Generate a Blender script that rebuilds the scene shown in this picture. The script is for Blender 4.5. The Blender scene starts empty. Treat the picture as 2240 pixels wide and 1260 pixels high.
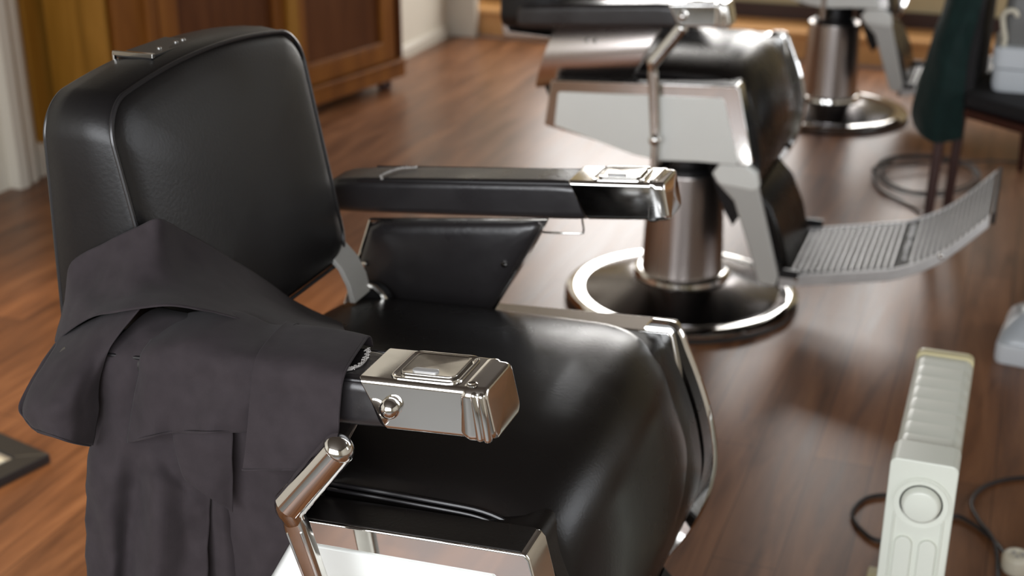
import bpy, bmesh, math, random
from mathutils import Vector, Matrix, noise
random.seed(7)
C = bpy.context.scene.collection
S = bpy.context.scene
PI = math.pi

# ---------------------------------------------------------------- camera
cam_d = bpy.data.cameras.new('camera')
cam = bpy.data.objects.new('camera', cam_d); C.objects.link(cam)
cam.location = (0.803, -3.501, 1.5)
cam.rotation_euler = (math.radians(67.5), 0, math.radians(20.5))
cam_d.sensor_width = 36.0
cam_d.lens = 3000.0 / 2240.0 * 36.0
cam_d.clip_start = 0.05
cam_d.dof.use_dof = True
cam_d.dof.focus_distance = 1.45
cam_d.dof.aperture_fstop = 4.6
S.camera = cam
# ---------------------------------------------------------------- world, exposure
w = bpy.data.worlds.new('world'); S.world = w; w.use_nodes = True
bg = w.node_tree.nodes['Background']
bg.inputs[0].default_value = (0.80, 0.88, 1.0, 1)
bg.inputs[1].default_value = 1.6
S.view_settings.view_transform = 'Standard'
S.view_settings.look = 'None'
S.view_settings.exposure = 0.0
S.view_settings.gamma = 1.0
S.view_settings.use_curve_mapping = False

def area(name, loc, rot, sx, sy, power, col):
    l = bpy.data.lights.new(name, 'AREA'); l.shape = 'RECTANGLE'
    l.size = sx; l.size_y = sy; l.energy = power; l.color = col
    o = bpy.data.objects.new(name, l); C.objects.link(o)
    o.location = loc; o.rotation_euler = rot
    return o
# daylight standing in the window openings of the room
area('daylight_far_window', (-0.72, 3.97, 1.62), (-PI/2, 0, 0), 2.15, 1.7, 104, (1.0, 0.955, 0.90))
area('daylight_near_window', (0.4, -5.15, 1.75), (PI/2, 0, 0), 3.6, 1.7, 150, (0.96, 0.975, 1.0))
area('daylight_side_window', (3.95, 0.6, 1.8), (0, PI/2, 0), 1.5, 2.2, 34, (0.97, 0.98, 1.0))

# ---------------------------------------------------------------- materials
def mat(name, col, rough=0.5, metal=0.0, spec=0.5, coat=0.0, bump=0.0, bscale=200.0, var=0.0, vscale=8.0,
        rvar=0.0, rscale=12.0, sheen=0.0, stretch=(1, 1, 1), bdist=0.002):
    m = bpy.data.materials.new(name); m.use_nodes = True
    nt = m.node_tree; n = nt.nodes; b = n['Principled BSDF']
    b.inputs['Base Color'].default_value = (*col, 1)
    b.inputs['Roughness'].default_value = rough
    b.inputs['Metallic'].default_value = metal
    b.inputs['Specular IOR Level'].default_value = spec
    b.inputs['Coat Weight'].default_value = coat
    b.inputs['Sheen Weight'].default_value = sheen
    tc = n.new('ShaderNodeTexCoord'); mp = n.new('ShaderNodeMapping')
    mp.inputs['Scale'].default_value = stretch
    nt.links.new(tc.outputs['Object'], mp.inputs[0])
    def nz(scale, det=4):
        t = n.new('ShaderNodeTexNoise'); t.inputs['Scale'].default_value = scale
        t.inputs['Detail'].default_value = det
        nt.links.new(mp.outputs[0], t.inputs['Vector']); return t
    if var > 0:
        t = nz(vscale); r = n.new('ShaderNodeMapRange')
        r.inputs[1].default_value = 0.3; r.inputs[2].default_value = 0.7
        r.inputs[3].default_value = 1 - var; r.inputs[4].default_value = 1 + var
        nt.links.new(t.outputs[0], r.inputs[0])
        mx = n.new('ShaderNodeMix'); mx.data_type = 'RGBA'; mx.blend_type = 'MULTIPLY'
        mx.inputs[0].default_value = 1.0
        mx.inputs[6].default_value = (*col, 1)
        nt.links.new(r.outputs[0], mx.inputs[7]); nt.links.new(mx.outputs[2], b.inputs['Base Color'])
    if rvar > 0:
        t = nz(rscale); r = n.new('ShaderNodeMapRange')
        r.inputs[1].default_value = 0.3; r.inputs[2].default_value = 0.75
        r.inputs[3].default_value = max(0, rough - rvar); r.inputs[4].default_value = rough + rvar
        nt.links.new(t.outputs[0], r.inputs[0]); nt.links.new(r.outputs[0], b.inputs['Roughness'])
    if bump > 0:
        t = nz(bscale, 2); bp = n.new('ShaderNodeBump')
        bp.inputs['Strength'].default_value = bump; bp.inputs['Distance'].default_value = bdist
        nt.links.new(t.outputs[0], bp.inputs['Height']); nt.links.new(bp.outputs[0], b.inputs['Normal'])
    return m

M = {}
M['leather'] = mat('black_leather', (0.0080, 0.0068, 0.0064), 0.27, spec=0.25, bump=0.10, bscale=260, rvar=0.05, rscale=9, bdist=0.001)
M['leather_back'] = mat('black_leather_back', (0.0072, 0.0064, 0.0066), 0.40, spec=0.38, bump=0.15, bscale=220, rvar=0.07, rscale=7, bdist=0.001)
M['leather_worn'] = mat('worn_black_leather', (0.020, 0.018, 0.019), 0.33, spec=0.6, bump=0.25, bscale=120, rvar=0.08, rscale=14, bdist=0.001)
M['piping'] = mat('black_piping', (0.012, 0.011, 0.012), 0.3, spec=0.6)
M['chrome'] = mat('chrome', (0.80, 0.79, 0.77), 0.07, 1.0, rvar=0.04, rscale=18)
M['worn_chrome'] = mat('worn_chrome', (0.66, 0.64, 0.60), 0.16, 1.0, rvar=0.09, rscale=26, var=0.12, vscale=30)
M['dark_plate'] = mat('dark_plate', (0.015, 0.015, 0.015), 0.35)
M['dome'] = mat('dark_dome_metal', (0.16, 0.15, 0.15), 0.20, 1.0)
M['alu_dark'] = mat('dull_aluminium', (0.035, 0.035, 0.03), 0.7, 0.0)
M['steel'] = mat('brushed_steel', (0.50, 0.46, 0.44), 0.30, 1.0, rvar=0.05, stretch=(1, 1, 0.05))
M['plate_steel'] = mat('satin_steel_plate', (0.62, 0.57, 0.55), 0.24, 1.0)
M['dark_metal'] = mat('dark_metal', (0.03, 0.03, 0.032), 0.35, 0.6)
M['alu'] = mat('cast_aluminium', (0.60, 0.60, 0.60), 0.45, 0.5, var=0.08, vscale=30)
M['grey_paint'] = mat('grey_enamel', (0.50, 0.50, 0.48), 0.35, 0.0)
M['enamel'] = mat('white_enamel', (0.80, 0.82, 0.79), 0.22, 0.0, coat=0.3, var=0.015)
M['cloth'] = mat('charcoal_cotton', (0.031, 0.025, 0.0275), 0.9, spec=0.15, sheen=0.04, bump=0.25, bscale=900, var=0.12, vscale=40, bdist=0.0006)
M['fray'] = mat('frayed_backing', (0.42, 0.40, 0.38), 0.8, var=0.2, vscale=90)
M['green_cloth'] = mat('dark_green_cotton', (0.008, 0.022, 0.020), 0.9, spec=0.2, sheen=0.1, var=0.15, vscale=30)
M['heater'] = mat('heater_enamel', (0.66, 0.68, 0.60), 0.38, coat=0.1, var=0.02)
M['heater_cream'] = mat('heater_cream_plastic', (0.52, 0.46, 0.27), 0.45)
M['white_plastic'] = mat('white_plastic', (0.62, 0.66, 0.70), 0.35)
M['clear_plastic'] = mat('pale_grey_plastic', (0.50, 0.54, 0.58), 0.25, spec=0.6)
M['grey_plastic'] = mat('grey_plastic', (0.13, 0.13, 0.125), 0.5)
M['cream_plastic'] = mat('cream_plastic', (0.62, 0.58, 0.47), 0.45)
M['cable'] = mat('black_cable', (0.012, 0.010, 0.011), 0.5)
M['wall'] = mat('wall_paint', (0.74, 0.70, 0.60), 0.75, bump=0.05, bscale=60)
M['wall_yellow'] = mat('cream_wall_paint', (0.52, 0.44, 0.27), 0.75)
M['ceiling'] = mat('ceiling_paint', (0.075, 0.062, 0.05), 0.8)
M['trim'] = mat('cream_gloss_trim', (0.62, 0.58, 0.50), 0.4)
M['skirt_dark'] = mat('dark_brown_skirting', (0.030, 0.009, 0.006), 0.4)
M['dark_wood'] = mat('dark_red_brown_wood', (0.040, 0.010, 0.006), 0.35, var=0.2, stretch=(1, 1, 0.1), vscale=40)
M['frame_black'] = mat('black_frame', (0.018, 0.017, 0.018), 0.45)
M['mount'] = mat('grey_mount', (0.34, 0.33, 0.32), 0.5)
M['paper'] = mat('pale_panel', (0.72, 0.72, 0.64), 0.35)
M['black_felt'] = mat('black_fabric', (0.006, 0.005, 0.006), 0.8)
M['strip_metal'] = mat('threshold_metal', (0.42, 0.37, 0.38), 0.35, 0.6)
M['added_floor'] = mat('added_floor_grey', (0.14, 0.135, 0.125), 0.5, var=0.06)
M['brass'] = mat('added_lamp_metal', (0.6, 0.55, 0.45), 0.3, 1.0)
M['rubber'] = mat('black_rubber', (0.01, 0.01, 0.01), 0.6)

def wood(name, c1, c2, c3, rough, axis_scale, wscale=3.0, planks=None, coat=0.0, rvar=0.05, spec=0.5):
    m = bpy.data.materials.new(name); m.use_nodes = True
    nt = m.node_tree; n = nt.nodes; b = n['Principled BSDF']
    tc = n.new('ShaderNodeTexCoord'); mp = n.new('ShaderNodeMapping')
    mp.inputs['Scale'].default_value = axis_scale
    nt.links.new(tc.outputs['Object'], mp.inputs[0])
    t = n.new('ShaderNodeTexNoise'); t.inputs['Scale'].default_value = wscale; t.inputs['Detail'].default_value = 8
    t.inputs['Roughness'].default_value = 0.62; t.inputs['Distortion'].default_value = 0.6
    nt.links.new(mp.outputs[0], t.inputs['Vector'])
    cr = n.new('ShaderNodeValToRGB'); e = cr.color_ramp
    e.elements[0].position = 0.32; e.elements[0].color = (*c1, 1)
    e.elements[1].position = 0.68; e.elements[1].color = (*c3, 1)
    k = e.elements.new(0.5); k.color = (*c2, 1)
    nt.links.new(t.outputs[0], cr.inputs[0])
    out = cr.outputs[0]
    if planks:
        mp2 = n.new('ShaderNodeMapping'); mp2.inputs['Rotation'].default_value = (0, 0, PI/2)
        nt.links.new(tc.outputs['Object'], mp2.inputs[0])
        bk = n.new('ShaderNodeTexBrick'); bk.inputs['Scale'].default_value = 1.0
        bk.inputs['Brick Width'].default_value = planks[0]; bk.inputs['Row Height'].default_value = planks[1]
        bk.inputs['Mortar Size'].default_value = 0.0012; bk.offset = 0.37
        bk.inputs['Color1'].default_value = (0.80, 0.78, 0.76, 1); bk.inputs['Color2'].default_value = (1.16, 1.14, 1.12, 1)
        bk.inputs['Mortar'].default_value = (0.35, 0.3, 0.3, 1); bk.inputs['Bias'].default_value = 0.0
        nt.links.new(mp2.outputs[0], bk.inputs['Vector'])
        mx = n.new('ShaderNodeMix'); mx.data_type = 'RGBA'; mx.blend_type = 'MULTIPLY'; mx.inputs[0].default_value = 1
        nt.links.new(out, mx.inputs[6]); nt.links.new(bk.outputs[0], mx.inputs[7]); out = mx.outputs[2]
    nt.links.new(out, b.inputs['Base Color'])
    r = n.new('ShaderNodeMapRange'); r.inputs[3].default_value = rough - rvar; r.inputs[4].default_value = rough + rvar
    nt.links.new(t.outputs[0], r.inputs[0]); nt.links.new(r.outputs[0], b.inputs['Roughness'])
    b.inputs['Coat Weight'].default_value = coat; b.inputs['Specular IOR Level'].default_value = spec
    bp = n.new('ShaderNodeBump'); bp.inputs['Strength'].default_value = 0.08; bp.inputs['Distance'].default_value = 0.002
    nt.links.new(t.outputs[0], bp.inputs['Height']); nt.links.new(bp.outputs[0], b.inputs['Normal'])
    return m
M['floor'] = wood('walnut_laminate', (0.105, 0.042, 0.017), (0.190, 0.080, 0.034), (0.275, 0.125, 0.056), 0.335, (9, 0.9, 1), 2.2, planks=(1.25, 0.125), rvar=0.06, spec=0.38)
M['ledge'] = wood('orange_oak', (0.46, 0.22, 0.075), (0.58, 0.30, 0.11), (0.68, 0.38, 0.16), 0.42, (0.9, 9, 9), 2.5)
M['cab'] = wood('cabinet_wood', (0.130, 0.042, 0.006), (0.19, 0.066, 0.010), (0.24, 0.090, 0.014), 0.42, (7, 7, 0.8), 2.5, spec=0.25)
M['cab_light'] = wood('door_wood', (0.20, 0.090, 0.010), (0.27, 0.125, 0.016), (0.33, 0.155, 0.024), 0.42, (7, 7, 0.7), 2.0, spec=0.25)
M['cab_dark'] = wood('cabinet_panel_wood', (0.065, 0.019, 0.005), (0.090, 0.028, 0.007), (0.115, 0.038, 0.010), 0.40, (7, 7, 0.8), 2.5, spec=0.25)

# ---------------------------------------------------------------- mesh helpers
def link(name, bm, m, parent=None, smooth=True, angle=40, bevel=0.0, seg=2, sub=0, solid=0.0):
    me = bpy.data.meshes.new(name)
    bmesh.ops.recalc_face_normals(bm, faces=bm.faces)
    bm.to_mesh(me); bm.free()
    o = bpy.data.objects.new(name, me); C.objects.link(o)
    if isinstance(m, (list, tuple)):
        for k in m: me.materials.append(k)
    else: me.materials.append(m)
    if smooth:
        me.shade_smooth()
        if angle < 180:
            me.set_sharp_from_angle(angle=math.radians(angle))
    if solid: 
        s = o.modifiers.new('solid', 'SOLIDIFY'); s.thickness = solid; s.offset = 0
    if bevel:
        b = o.modifiers.new('bevel', 'BEVEL'); b.width = bevel; b.segments = seg; b.limit_method = 'ANGLE'
        b.angle_limit = math.radians(35); b.harden_normals = True
        me.shade_smooth(); 
    if smooth and angle < 180 and not bevel:
        wn = o.modifiers.new('wn', 'WEIGHTED_NORMAL'); wn.keep_sharp = True; wn.weight = 80
    if sub:
        s = o.modifiers.new('sub', 'SUBSURF'); s.levels = sub; s.render_levels = sub
    if parent: o.parent = parent
    return o
def tag(o, label, cat=None, group=None, kind=None):
    if label: o['label'] = label
    if cat: o['category'] = cat
    if group: o['group'] = group
    if kind: o['kind'] = kind
    return o
def thing(name, label, cat, loc=(0, 0, 0), rz=0, group=None):
    o = bpy.data.objects.new(name, None); C.objects.link(o)
    o.location = loc; o.rotation_euler = (0, 0, rz); o.empty_display_size = 0.1
    return tag(o, label, cat, group)
def box(bm, c, s, mtx=None):
    r = bmesh.ops.create_cube(bm, size=1.0)
    for v in r['verts']:
        v.co = Vector((v.co.x*s[0]+c[0], v.co.y*s[1]+c[1], v.co.z*s[2]+c[2]))
        if mtx: v.co = mtx @ v.co
    return r['verts']
def loft(bm, secs, cap=True, closed=True):
    rings = [[bm.verts.new(p) for p in s] for s in secs]
    n = len(rings[0])
    for a, b in zip(rings, rings[1:]):
        for i in range(n if closed else n-1):
            j = (i+1) % n
            try: bm.faces.new((a[i], a[j], b[j], b[i]))
            except ValueError: pass
    if cap:
        for r in (rings[0], rings[-1]):
            c = bm.verts.new(sum((v.co for v in r), Vector())/n)
            for i in range(n): bm.faces.new((r[i], r[(i+1) % n], c))
    return rings
def prism(bm, poly, axis, a, b):
    """polygon in the plane normal to axis (0=x,1=y,2=z), extruded from a to b"""
    def mk(p, t):
        q = list(p); q.insert(axis, t); return Vector(q)
    r0 = [bm.verts.new(mk(p, a)) for p in poly]; r1 = [bm.verts.new(mk(p, b)) for p in poly]
    n = len(poly)
    bm.faces.new(r0); bm.faces.new(list(reversed(r1)))
    for i in range(n): bm.faces.new((r0[i], r0[(i+1) % n], r1[(i+1) % n], r1[i]))
def lathe(bm, prof, seg=64, c=(0, 0, 0), axis='z'):
    rings = []
    for r, z in prof:
        ring = []
        for i in range(seg):
            a = 2*PI*i/seg
            if axis == 'z': p = (c[0]+r*math.cos(a), c[1]+r*math.sin(a), c[2]+z)
            elif axis == 'y': p = (c[0]+r*math.cos(a), c[1]+z, c[2]+r*math.sin(a))
            else: p = (c[0]+z, c[1]+r*math.cos(a), c[2]+r*math.sin(a))
            ring.append(p)
        rings.append(ring)
    loft(bm, rings, cap=True)
def catmull(pts, n=8, closed=False):
    P = [Vector(p) for p in pts]; out = []
    m = len(P)
    rng = range(m if closed else m-1)
    for i in rng:
        if closed: a, b, c, d = P[(i-1) % m], P[i], P[(i+1) % m], P[(i+2) % m]
        else: a, b, c, d = P[max(i-1, 0)], P[i], P[i+1], P[min(i+2, m-1)]
        for k in range(n):
            t = k/n
            out.append(0.5*((2*b)+(c-a)*t+(2*a-5*b+4*c-d)*t*t+(3*b-a-3*c+d)*t*t*t))
    if not closed: out.append(P[-1].copy())
    return out
def tube(bm, pts, r, seg=10, smooth=0, closed=False, flat=None, rend=False):
    P = catmull(pts, smooth, closed) if smooth else [Vector(p) for p in pts]
    n = len(P); secs = []
    up = None
    for i, p in enumerate(P):
        if closed: t = (P[(i+1) % n]-P[i-1])
        else: t = (P[min(i+1, n-1)]-P[max(i-1, 0)])
        t.normalize()
        if up is None:
            up = Vector((0, 0, 1)) if abs(t.z) < 0.9 else Vector((1, 0, 0))
        s = t.cross(up).normalized(); up = s.cross(t).normalized()
        rr = r(i/(n-1)) if callable(r) else r
        secs.append([p+s*math.cos(2*PI*k/seg)*rr+up*math.sin(2*PI*k/seg)*rr*(flat or 1) for k in range(seg)])
    if rend:
        t0 = (P[0]-P[1]).normalized(); t1 = (P[-1]-P[-2]).normalized()
        r0 = r(0) if callable(r) else r; r1 = r(1) if callable(r) else r
        def dome(sec, c, t, rr):
            return [[c+t*rr*math.sin(a)+(v-c)*math.cos(a) for v in sec] for a in (0.45, 0.9, 1.3)]
        secs = list(reversed(dome(secs[0], P[0], t0, r0)))+secs+dome(secs[-1], P[-1], t1, r1)
    if closed: secs.append([v.copy() for v in secs[0]]); loft(bm, secs, cap=False); bmesh.ops.remove_doubles(bm, verts=bm.verts, dist=1e-5)
    else: loft(bm, secs, cap=True)
def rrect(w, h, r, seg=5):
    """rounded rectangle points (centred), corner radius r"""
    out = []
    for cx, cy, a0 in ((w/2-r, h/2-r, 0), (-w/2+r, h/2-r, PI/2), (-w/2+r, -h/2+r, PI), (w/2-r, -h/2+r, 1.5*PI)):
        for k in range(seg+1):
            a = a0+PI/2*k/seg
            out.append((cx+r*math.cos(a), cy+r*math.sin(a)))
    return out
def lerp(a, b, t): return a+(b-a)*t
def interp(x, xs, ys):
    if x <= xs[0]: return ys[0]
    for i in range(len(xs)-1):
        if x <= xs[i+1]: return lerp(ys[i], ys[i+1], (x-xs[i])/(xs[i+1]-xs[i]))
    return ys[-1]
def copy_tree(o, parent=None):
    c = o.copy(); C.objects.link(c); c.parent = parent
    for ch in list(o.children): copy_tree(ch, c)
    return c
def struct(name, bm, m, **k):
    o = link(name, bm, m, smooth=False, **k); o['kind'] = 'structure'; return o
# ================================================================ THE ROOM
XW, XL, YB, YF, XR, ZC = -1.965, -2.41, 4.0, -5.2, 4.0, 2.75
bm = bmesh.new(); box(bm, ((XL+XR)/2, (3.0+YF)/2, -0.03), (XR-XL+0.4, 3.0-YF+0.2, 0.06)); struct('floor', bm, M['floor'])
bm = bmesh.new(); box(bm, ((XL+XR)/2, (YB+YF)/2, ZC+0.03), (XR-XL+0.6, YB-YF+0.6, 0.06)); struct('ceiling', bm, M['ceiling'])
def wall(name, axis, at, a0, a1, openings, m, th=0.1, side=1):
    """wall normal to axis with rectangular openings (a0,a1,z0,z1)"""
    bm = bmesh.new()
    def slab(u0, u1, z0, z1):
        if u1-u0 < 1e-4 or z1-z0 < 1e-4: return
        c = [0, 0, (z0+z1)/2]; s = [0, 0, z1-z0]
        c[axis] = at+side*th/2; s[axis] = th; c[1-axis] = (u0+u1)/2; s[1-axis] = u1-u0
        box(bm, c, s)
    u = a0
    for (p, q, z0, z1) in sorted(openings):
        slab(u, p, 0, ZC); slab(p, q, 0, z0); slab(p, q, z1, ZC); u = q
    slab(u, a1, 0, ZC)
    return struct(name, bm, m)
bm = bmesh.new(); box(bm, (0.9, -4.25, 0.001), (4.6, 1.7, 0.006)); struct('floor_added_reflector', bm, M['added_floor'])  # unseen grey strip added behind the camera to shape the chrome reflections
wall('wall_left', 0, XL, YF, 0.95, [], M['wall'], side=-1)
wall('wall_left_far', 0, XW, 0.95, 2.98, [], M['wall'], th=0.44, side=-1)
wall('wall_left_alcove', 0, XL, 2.98, YB, [], M['wall_yellow'], side=-1)
wall('wall_back', 1, YB, XL-0.1, XR+0.1, [(-1.9, 0.35, 0.75, 2.5)], M['wall_yellow'])
wall('wall_front', 1, YF, XL-0.1, XR+0.1, [(-1.4, 2.2, 0.9, 2.6)], M['wall'], side=-1)
wall('wall_right', 0, XR, YF, YB, [(-0.5, 1.7, 1.05, 2.55)], M['wall'])
def winframe(name, axis, at, a0, a1, z0, z1, n):
    bm = bmesh.new()
    def bar(u0, u1, p0, p1):
        c = [0, 0, (p0+p1)/2]; s = [0, 0, p1-p0]; c[axis] = at; s[axis] = 0.06
        c[1-axis] = (u0+u1)/2; s[1-axis] = u1-u0; box(bm, c, s)
    bar(a0, a1, z0, z0+0.05); bar(a0, a1, z1-0.05, z1)
    for i in range(n+1):
        u = lerp(a0, a1-0.05, i/n); bar(u, u+0.05, z0+0.05, z1-0.05)
    struct(name, bm, M['trim'])
winframe('window_1', 1, YB+0.03, -1.9, 0.35, 0.75, 2.5, 2)
winframe('window_2', 1, YF-0.03, -1.4, 2.2, 0.9, 2.6, 3)
winframe('window_3', 0, XR+0.03, -0.5, 1.7, 1.05, 2.55, 2)
# skirtings
def skirt(name, p0, p1, h, th, m, nrm, z=0):
    bm = bmesh.new()
    prof = [(0, 0), (th, 0), (th, h*0.72), (th*0.75, h*0.80), (th*0.7, h*0.9), (th*0.3, h), (0, h)]
    secs = [[Vector((p[0]+nrm[0]*a, p[1]+nrm[1]*a, z+b)) for a, b in prof] for p in (p0, p1)]
    loft(bm, secs); return struct(name, bm, m)
skirt('baseboard_left', (XL, 0.27), (XL, 0.95), 0.125, 0.02, M['trim'], (1, 0))
skirt('baseboard_left_far', (XW, 0.95), (XW, 2.97), 0.062, 0.018, M['trim'], (1, 0))
# door surround at the very left: cream architrave standing on the floor
bm = bmesh.new()
prism(bm, [(XL, 0.13), (XL+0.045, 0.13), (XL+0.05, 0.17), (XL+0.035, 0.20), (XL+0.035, 0.235), (XL+0.02, 0.255), (XL, 0.255)], 2, 0, 2.1)
struct('trim_1', bm, M['trim'])
# orange wooden door leaf behind the cabinet
bm = bmesh.new(); box(bm, (XL+0.012, 0.62, 1.11), (0.024, 0.66, 1.98)); d1 = struct('door_1', bm, M['cab_light'])
# white jamb at the end of the near left wall return
bm = bmesh.new(); box(bm, (XW+0.075, 2.99, 1.05), (0.15, 0.05, 2.1)); struct('trim_2', bm, M['trim'])
# metal threshold strip and raised window ledge
bm = bmesh.new(); prism(bm, [(2.975, -0.02), (2.975, 0.002), (2.985, 0.006), (3.025, 0.006), (3.035, 0.002), (3.035, -0.02)], 0, XW+0.16, XR)
struct('trim_3', bm, M['strip_metal'])
bm = bmesh.new(); box(bm, ((XL+XR)/2, 3.55, 0.05), (XR-XL, 1.03, 0.115)); struct('platform_1', bm, M['ledge'])
bm = bmesh.new()
prism(bm, [(3.022, 0.107), (3.018, 0.118), (3.026, 0.132), (3.35, 0.132), (3.35, 0.107)], 0, XL, XR); struct('trim_4', bm, M['ledge'])
bm = bmesh.new(); box(bm, ((XL+XR)/2, 3.42, 0.165), (XR-XL, 0.2, 0.075)); struct('baseboard_back', bm, M['skirt_dark'])
bm = bmesh.new(); box(bm, ((XL+XR)/2, 3.45, 0.33), (XR-XL, 0.2, 0.26)); struct('wall_back_low', bm, M['wall_yellow'])

# ---------------------------------------------------------------- wooden cabinet
ang = math.atan2(1.90-1.40, -1.747+1.85)            # along its front
CB = thing('wooden_cabinet', 'orange-brown wooden cabinet with framed door panels standing against the left wall', 'cabinet', (-1.748, 1.90, 0), ang)
# local: x along the front towards the far end (0 = far corner), y = depth away from room (+y is into the wall side)
def cb(name, parts, m, parent=None, bevel=0.003):
    bm = bmesh.new()
    for c, s in parts: box(bm, c, s)
    return link(name, bm, m, parent or CB, bevel=bevel)
L = 1.62; D = 0.30; H = 1.75
cb('body', [((-L/2, D/2, 0.05+H/2), (L, D-0.03, H))], M['cab'])
cb('side_moulding', [((0.008, D/2-0.01, 0.2+H/2-0.1), (0.02, D, H-0.06)), ((0.012, 0.012, 0.9), (0.02, 0.03, 1.7))], M['cab_dark'])
cb('plinth_rail', [((-L/2, -0.004, 0.085), (L+0.02, 0.05, 0.065)), ((-L/2, -0.012, 0.122), (L+0.03, 0.05, 0.014))], M['cab'])
for i, (x0, x1, m) in enumerate([(-0.72, -0.05, 'cab'), (-1.40, -0.72, 'cab')]):
    d = cb('door', [((x0+0.045, -0.006, 0.95), (0.09, 0.03, 1.62)), ((x1-0.045, -0.006, 0.95), (0.09, 0.03, 1.62)),
                    (((x0+x1)/2, -0.006, 0.175), (x1-x0-0.18, 0.03, 0.075)), (((x0+x1)/2, -0.006, 1.70), (x1-x0-0.18, 0.03, 0.12))], M[m])
    p = cb('door_panel', [(((x0+x1)/2, 0.004, 0.93), (x1-x0-0.17, 0.02, 1.45))], M['cab_dark'], d)
    p = cb('panel_moulding', [(((x0+x1)/2, -0.012, 0.218), (x1-x0-0.18, 0.02, 0.012))], M['plate_steel'] if False else M['cab'], d)
cb('pilaster', [((-1.51, -0.012, 0.95), (0.2, 0.03, 1.66)), ((-1.46, -0.03, 0.95), (0.03, 0.02, 1.66))], M['cab'])
cb('end_panel', [((-L-0.006, D/2-0.01, 0.93), (0.016, D, 1.70))], M['cab_light'])
cb('centre_stile', [((-0.715, -0.028, 0.95), (0.06, 0.016, 1.66))], M['cab_light'])
for x in (-0.07, -1.52):
    for y in (0.03, 0.24):
        bm = bmesh.new()
        lathe(bm, [(0.018, 0), (0.03, 0.006), (0.034, 0.025), (0.026, 0.045), (0.034, 0.055)], 20, (x, y, 0))
        link('foot', bm, M['dark_wood'], CB)

# ---------------------------------------------------------------- black framed panel on the floor, lower left
FR = thing('framed_mirror', 'black mitred frame with grey inner edge lying flat on floor at left border', 'frame', (-1.060, -1.395, 0), math.radians(166))
W_, H_, fw = 0.62, 0.9, 0.052
for k, (poly) in enumerate([[(0, 0), (W_, 0), (W_-fw, fw), (fw, fw)], [(0, 0), (fw, fw), (fw, H_-fw), (0, H_)],
                            [(0, H_), (fw, H_-fw), (W_-fw, H_-fw), (W_, H_)], [(W_, 0), (W_, H_), (W_-fw, H_-fw), (W_-fw, fw)]]):
    bm = bmesh.new(); prism(bm, poly, 2, 0.0, 0.022); link('rail', bm, M['frame_black'], FR, bevel=0.003)
bm = bmesh.new(); box(bm, (W_/2, H_/2, 0.008), (W_-2*fw, H_-2*fw, 0.010)); link('mount', bm, M['mount'], FR, smooth=False)
bm = bmesh.new(); box(bm, (W_/2, H_/2, 0.0145), (W_-2*fw-0.028, H_-2*fw-0.028, 0.003)); link('panel', bm, M['paper'], FR, smooth=False)

# ---------------------------------------------------------------- unseen ceiling spot, added to warm the light on the left floor
SP = thing('added_spotlight', 'unseen warm spotlight added on the ceiling to light the floor left of the nearest chair', 'lamp', (-1.55, -1.15, 2.72))
bm = bmesh.new(); lathe(bm, [(0, 0.03), (0.05, 0.03), (0.055, 0.0), (0.0, 0.0)], 24); link('mount', bm, M['brass'], SP)
bm = bmesh.new(); lathe(bm, [(0.012, 0.0), (0.03, -0.02), (0.045, -0.12), (0.042, -0.12), (0.025, -0.03)], 24); link('added_lamp_shade', bm, M['brass'], SP)
ld = bpy.data.lights.new('added_spot_light', 'SPOT'); ld.energy = 210; ld.color = (1.0, 0.74, 0.42); ld.spot_size = math.radians(52); ld.spot_blend = 0.8; ld.shadow_soft_size = 0.05
lo = bpy.data.objects.new('added_spot_light', ld); C.objects.link(lo); lo.location = (-1.55, -1.15, 2.57); lo.rotation_euler = (0, math.radians(-7), 0)
# ================================================================ BARBER CHAIR  (x forward, y away from the camera, z up)
def smoothstep(t): t = max(0, min(1, t)); return t*t*(3-2*t)
def make_base(t):
    bm = bmesh.new(); lathe(bm, [(0.322, 0.0), (0.325, 0.004), (0.322, 0.010), (0.318, 0.012)], 96); b = link('floor_gasket', bm, M['rubber'], t)
    bm = bmesh.new()
    lathe(bm, [(0.312, 0.011), (0.323, 0.014), (0.324, 0.020), (0.316, 0.027), (0.300, 0.031), (0.284, 0.030), (0.270, 0.027)], 96)
    link('base_rim', bm, M['chrome'], t)
    bm = bmesh.new()
    lathe(bm, [(0.272, 0.024), (0.271, 0.030), (0.24, 0.041), (0.20, 0.054), (0.16, 0.066), (0.132, 0.073), (0.12, 0.073)], 96)
    link('base_dome', bm, M['dome'], t)
    bm = bmesh.new()
    lathe(bm, [(0.130, 0.070), (0.134, 0.076), (0.132, 0.086), (0.124, 0.092), (0.112, 0.092)], 72)
    link('collar', bm, M['chrome'], t)
    bm = bmesh.new()
    lathe(bm, [(0.114, 0.085), (0.112, 0.12), (0.1065, 0.25), (0.1025, 0.374), (0.099, 0.380), (0.08, 0.380)], 72)
    link('column', bm, M['steel'], t)
    bm = bmesh.new()
    lathe(bm, [(0.082, 0.379), (0.082, 0.392), (0.072, 0.397), (0.070, 0.455), (0.06, 0.47)], 56)
    link('piston', bm, M['dark_metal'], t)
    bm = bmesh.new()
    box(bm, (0.0, 0, 0.505), (0.24, 0.40, 0.06)); box(bm, (0, 0, 0.47), (0.26, 0.2, 0.03))
    link('seat_frame', bm, M['dark_metal'], t, bevel=0.008)
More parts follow.
